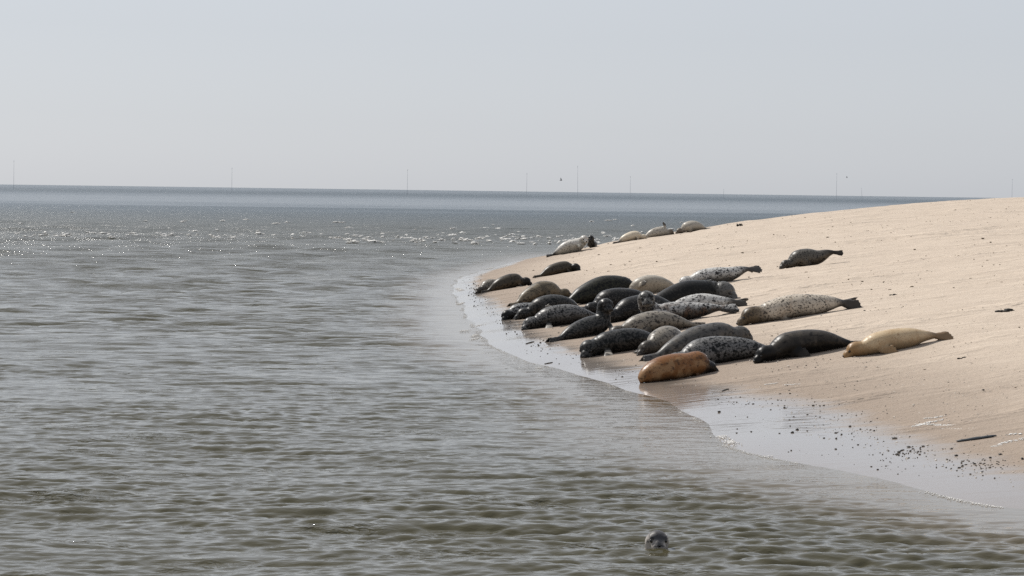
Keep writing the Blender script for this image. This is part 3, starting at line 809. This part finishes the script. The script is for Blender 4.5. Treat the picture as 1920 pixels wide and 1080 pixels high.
def stick(name, label, cat, x0, y0, x1, y1, r, mat, taper=0.5, flat=0.6, bow=0.0, n=9):
    a, b = on_ground(x0, y0), on_ground(x1, y1)
    c = (a + b) / 2; v_, f_ = [], []
    ts = np.linspace(0, 1, n); pts, rr = [], []
    for t in ts:
        p = a + (b - a) * t; p[2] = max(H(p[0], p[1]), 0) + r * flat * 0.6
        p[1] += bow * math.sin(math.pi * t)
        pts.append(p - c); rr.append(r * (0.25 + 0.75 * math.sin(math.pi * (0.04 + 0.92 * t) ) ** taper) * (1 + 0.15 * math.sin(t * 17)))
    d = unit(b - a); sd_ = unit(np.cross([0, 0, 1.0], d)); u = np.cross(d, sd_)
    ring_sweep(v_, f_, pts, [u] * n, [sd_] * n, rr, np.array(rr) * flat, 8)
    o = mesh_obj(name, v_, f_, mat); o.location = c
    return tag(o, label, cat)
stick('driftwood_board', 'long grey pointed piece of driftwood on wet sand at the right edge', 'driftwood', 1794, 829, 1868, 818, 0.038, WOOD, 0.6, 0.5)
stick('razor_shell', 'white razor shell on the sand below the sable seal', 'shell', 1433, 722, 1459, 718.5, 0.014, BONE, 0.2, 0.5)
stick('driftwood_stick', 'short dark stick on the sand left of the rearing seal', 'stick', 1050, 614, 1066, 611, 0.02, WEED)
stick('driftwood_stick', 'dark stick on wet sand below the grey-black seal', 'stick', 986, 645, 1001, 641, 0.02, WEED)
stick('driftwood_stick', 'dark sliver of wood in the wash left of the mottled seal', 'stick', 1021, 683, 1036, 680, 0.016, WEED)
stick('driftwood_stick', 'thin stick lying in the wet film right of the orange seal\'s reflection', 'stick', 1354, 734, 1366, 730, 0.018, WEED)

# ------------------------------------------------------------------ foam: dried streaks, lapping edge, whitecaps
FOAM = simple_mat('foam', (0.78, 0.76, 0.72), 0.75, 0.3, 0.10, 40.0)
def streak_pts(segs, per, g, spread):
    out = []
    for x0, y0, x1, y1 in segs:
        a, b = on_ground(x0, y0), on_ground(x1, y1)
        n = int(per * np.linalg.norm(b - a) + 3)
        t = g.random(n); p = a + (b - a) * t[:, None]
        wob = np.sin(t * 9 + x0) * spread
        p[:, 0] += g.normal(0, spread * 0.8, n); p[:, 1] += wob * 1.2 + g.normal(0, spread, n)
        p[:, 2] = np.maximum(H(p[:, 0], p[:, 1]), 0.0); out.append(p)
    return np.concatenate(out)
P = streak_pts([(1712, 800, 1768, 786), (1720, 795, 1790, 798), (1766, 804, 1832, 803), (1735, 785, 1775, 780), (1862, 838, 1890, 828), (1885, 829, 1925, 822), (1890, 815, 1925, 812), (1470, 722, 1500, 720)], 200, g, 0.03)
o = blobs('dried_foam', P, g.uniform(0.006, 0.015, len(P)), FOAM, (0.15, 0.30), 0.3, 7)
tag(o, 'whitish streaks of dried foam on the sand at the right edge', 'foam', kind='stuff')
P = streak_pts([(1350, 818, 1372, 832), (1366, 828, 1380, 836), (1436, 856, 1440, 858), (884, 637, 898, 634), (887, 632, 893, 628), (858, 571, 868, 567), (856, 541, 866, 545), (938, 500, 952, 497), (1004, 690, 1016, 691), (890, 612, 905, 609), (912, 505, 925, 502), (865, 622, 880, 619)], 130, g, 0.05)
P[:, 2] += 0.006
o = blobs('sea_foam', P, g.uniform(0.003, 0.012, len(P)), FOAM, (0.3, 0.7), 0.3, 8)
tag(o, 'white froth where wavelets lap the wet sand', 'foam', kind='stuff')
yy = np.sort(27 + 88 * g.random(26000) ** 2.0); xx = np.arange(-4, 10, 0.01); pts = []
gap = Waves(91, 0.8, 5, 20)(np.zeros_like(yy), yy)
for y_, q_ in zip(yy[gap > 0.35], gap[gap > 0.35]):
    k = np.argmax(H(xx, np.full_like(xx, y_)) > -0.004)
    pts.append((xx[k] + abs(g.normal(0, 0.05)) * -1 + g.normal(0, 0.012), y_ + g.normal(0, 0.03), 0.004))
pts = np.array(pts[::5])
o = blobs('swash_foam', pts, g.uniform(0.003, 0.008, len(pts)), FOAM, (0.25, 0.6), 0.3, 10)
tag(o, 'thin broken line of froth along the waterline', 'foam', kind='stuff')
caps = []; cs_ = []
for i in range(210):
    if i < 110: px = g.uniform(30, 1180); py = 440 + 0.006 * px + g.normal(0, 3.5) + (4 if px > 640 else 0)
    elif i < 175: px = g.uniform(640, 1130); py = 449 + g.normal(0, 5)
    else: px = g.uniform(30, 1400); py = 424 + g.normal(0, 10)
    p = at_z(px, py, 0.0)
    if H(p[0], p[1]) > -0.4 and p[0] > -20 and p[1] < 184: continue
    S = F / p[1]; w = min(32, g.lognormal(2.1, 0.55)) / S; k = max(5, int(w * 40))
    for t in np.linspace(-0.5, 0.5, k):
        caps.append((p[0] + t * w, p[1] + g.normal(0, 0.14), g.uniform(-0.02, 0.07) + 0.12 * (0.5 - abs(t)) * g.random())); cs_.append(g.uniform(0.035, 0.090) * (1.15 - abs(t)))
o = blobs('whitecaps', np.array(caps), np.array(cs_), FOAM, (0.25, 0.6), 0.4, 9, (1.2, 3.0))
tag(o, 'small white breaking crests far out over the shoal', 'whitecaps', kind='stuff')

# ------------------------------------------------------------------ marker poles on the horizon, birds
POLE = simple_mat('hazed_pole', (0.45, 0.47, 0.50), 0.8, 0.2, 0.2, 1.0)  # pale grey puts the distant haze into the pole colour
poles = [(26, 300, 0.2, 'leftmost thin marker pole on the horizon, near the left edge'), (435, 314, 0.1, 'second thin marker pole from the left on the horizon'),
         (764, 317, 0.3, 'thin marker pole on the horizon left of the picture\'s middle'), (988, 324, 0.0, 'faint marker pole on the horizon between the middle and the tallest pole'),
         (1084, 310, -0.9, 'tallest marker pole on the horizon, above the far seals'), (1182, 330, 0.1, 'short faint marker pole just right of the tallest one'),
         (1569, 324, 0.1, 'marker pole on the horizon above the lone upper seal'), (1617, 352, -2.0, 'short leaning marker pole to the right of an upright one'),
         (1357, 354, 0.0, 'tiny stump of a marker pole low on the horizon'), (1898, 335, 0.3, 'rightmost faint marker pole behind the crest of the bank')]
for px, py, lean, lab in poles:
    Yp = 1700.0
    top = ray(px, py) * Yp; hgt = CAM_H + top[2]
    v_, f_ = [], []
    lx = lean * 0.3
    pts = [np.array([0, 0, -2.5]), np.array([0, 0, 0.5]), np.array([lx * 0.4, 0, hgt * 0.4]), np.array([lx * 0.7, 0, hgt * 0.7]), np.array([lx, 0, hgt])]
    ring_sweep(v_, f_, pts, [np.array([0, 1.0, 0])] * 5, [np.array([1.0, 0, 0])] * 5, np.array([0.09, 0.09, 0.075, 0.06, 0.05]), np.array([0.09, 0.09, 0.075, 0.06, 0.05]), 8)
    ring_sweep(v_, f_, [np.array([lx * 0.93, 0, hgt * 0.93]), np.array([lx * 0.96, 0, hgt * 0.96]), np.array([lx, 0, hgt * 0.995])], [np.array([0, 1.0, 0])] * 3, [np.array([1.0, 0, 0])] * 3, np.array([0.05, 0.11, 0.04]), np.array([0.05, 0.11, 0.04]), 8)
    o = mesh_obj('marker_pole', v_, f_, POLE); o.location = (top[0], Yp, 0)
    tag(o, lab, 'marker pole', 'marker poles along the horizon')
BIRD = simple_mat('bird_feathers', (0.07, 0.07, 0.075), 0.8, 0.2, 0.3, 4.0)
for px, py, Yb, lab in ((1052, 338, 300.0, 'small dark bird in flight left of the tallest marker pole'), (1588, 333, 520.0, 'tiny far bird in flight beside the pole above the upper seal')):
    c = ray(px, py) * Yb; c[2] += CAM_H
    v_, f_ = [], []
    e3 = (np.array([1.0, 0, 0]), np.array([0, 1.0, 0]), np.array([0, 0, 1.0]))
    sphere(v_, f_, np.zeros(3), e3, (0.24, 0.07, 0.07), 8, 8)
    for q in (-1, 1):
        pts = [np.array([0.02, 0.04 * q, 0.03]), np.array([0.0, 0.16 * q, 0.18]), np.array([-0.05, 0.24 * q, 0.36]), np.array([-0.12, 0.28 * q, 0.48])]
        ring_sweep(v_, f_, pts, [np.array([0, 1.0, 0])] * 4, [np.array([1.0, 0, 0])] * 4, np.array([0.09, 0.09, 0.06, 0.01]), np.array([0.015, 0.012, 0.01, 0.004]), 8)
    ring_sweep(v_, f_, [np.array([-0.2, 0, 0]), np.array([-0.36, 0, 0.0])], [e3[2]] * 2, [e3[1]] * 2, np.array([0.03, 0.07]), np.array([0.02, 0.006]), 8)
    v_ = [q * 0.6 for q in v_]
    o = mesh_obj('flying_bird', v_, f_, BIRD); o.location = c
    tag(o, lab, 'bird', 'birds in flight')
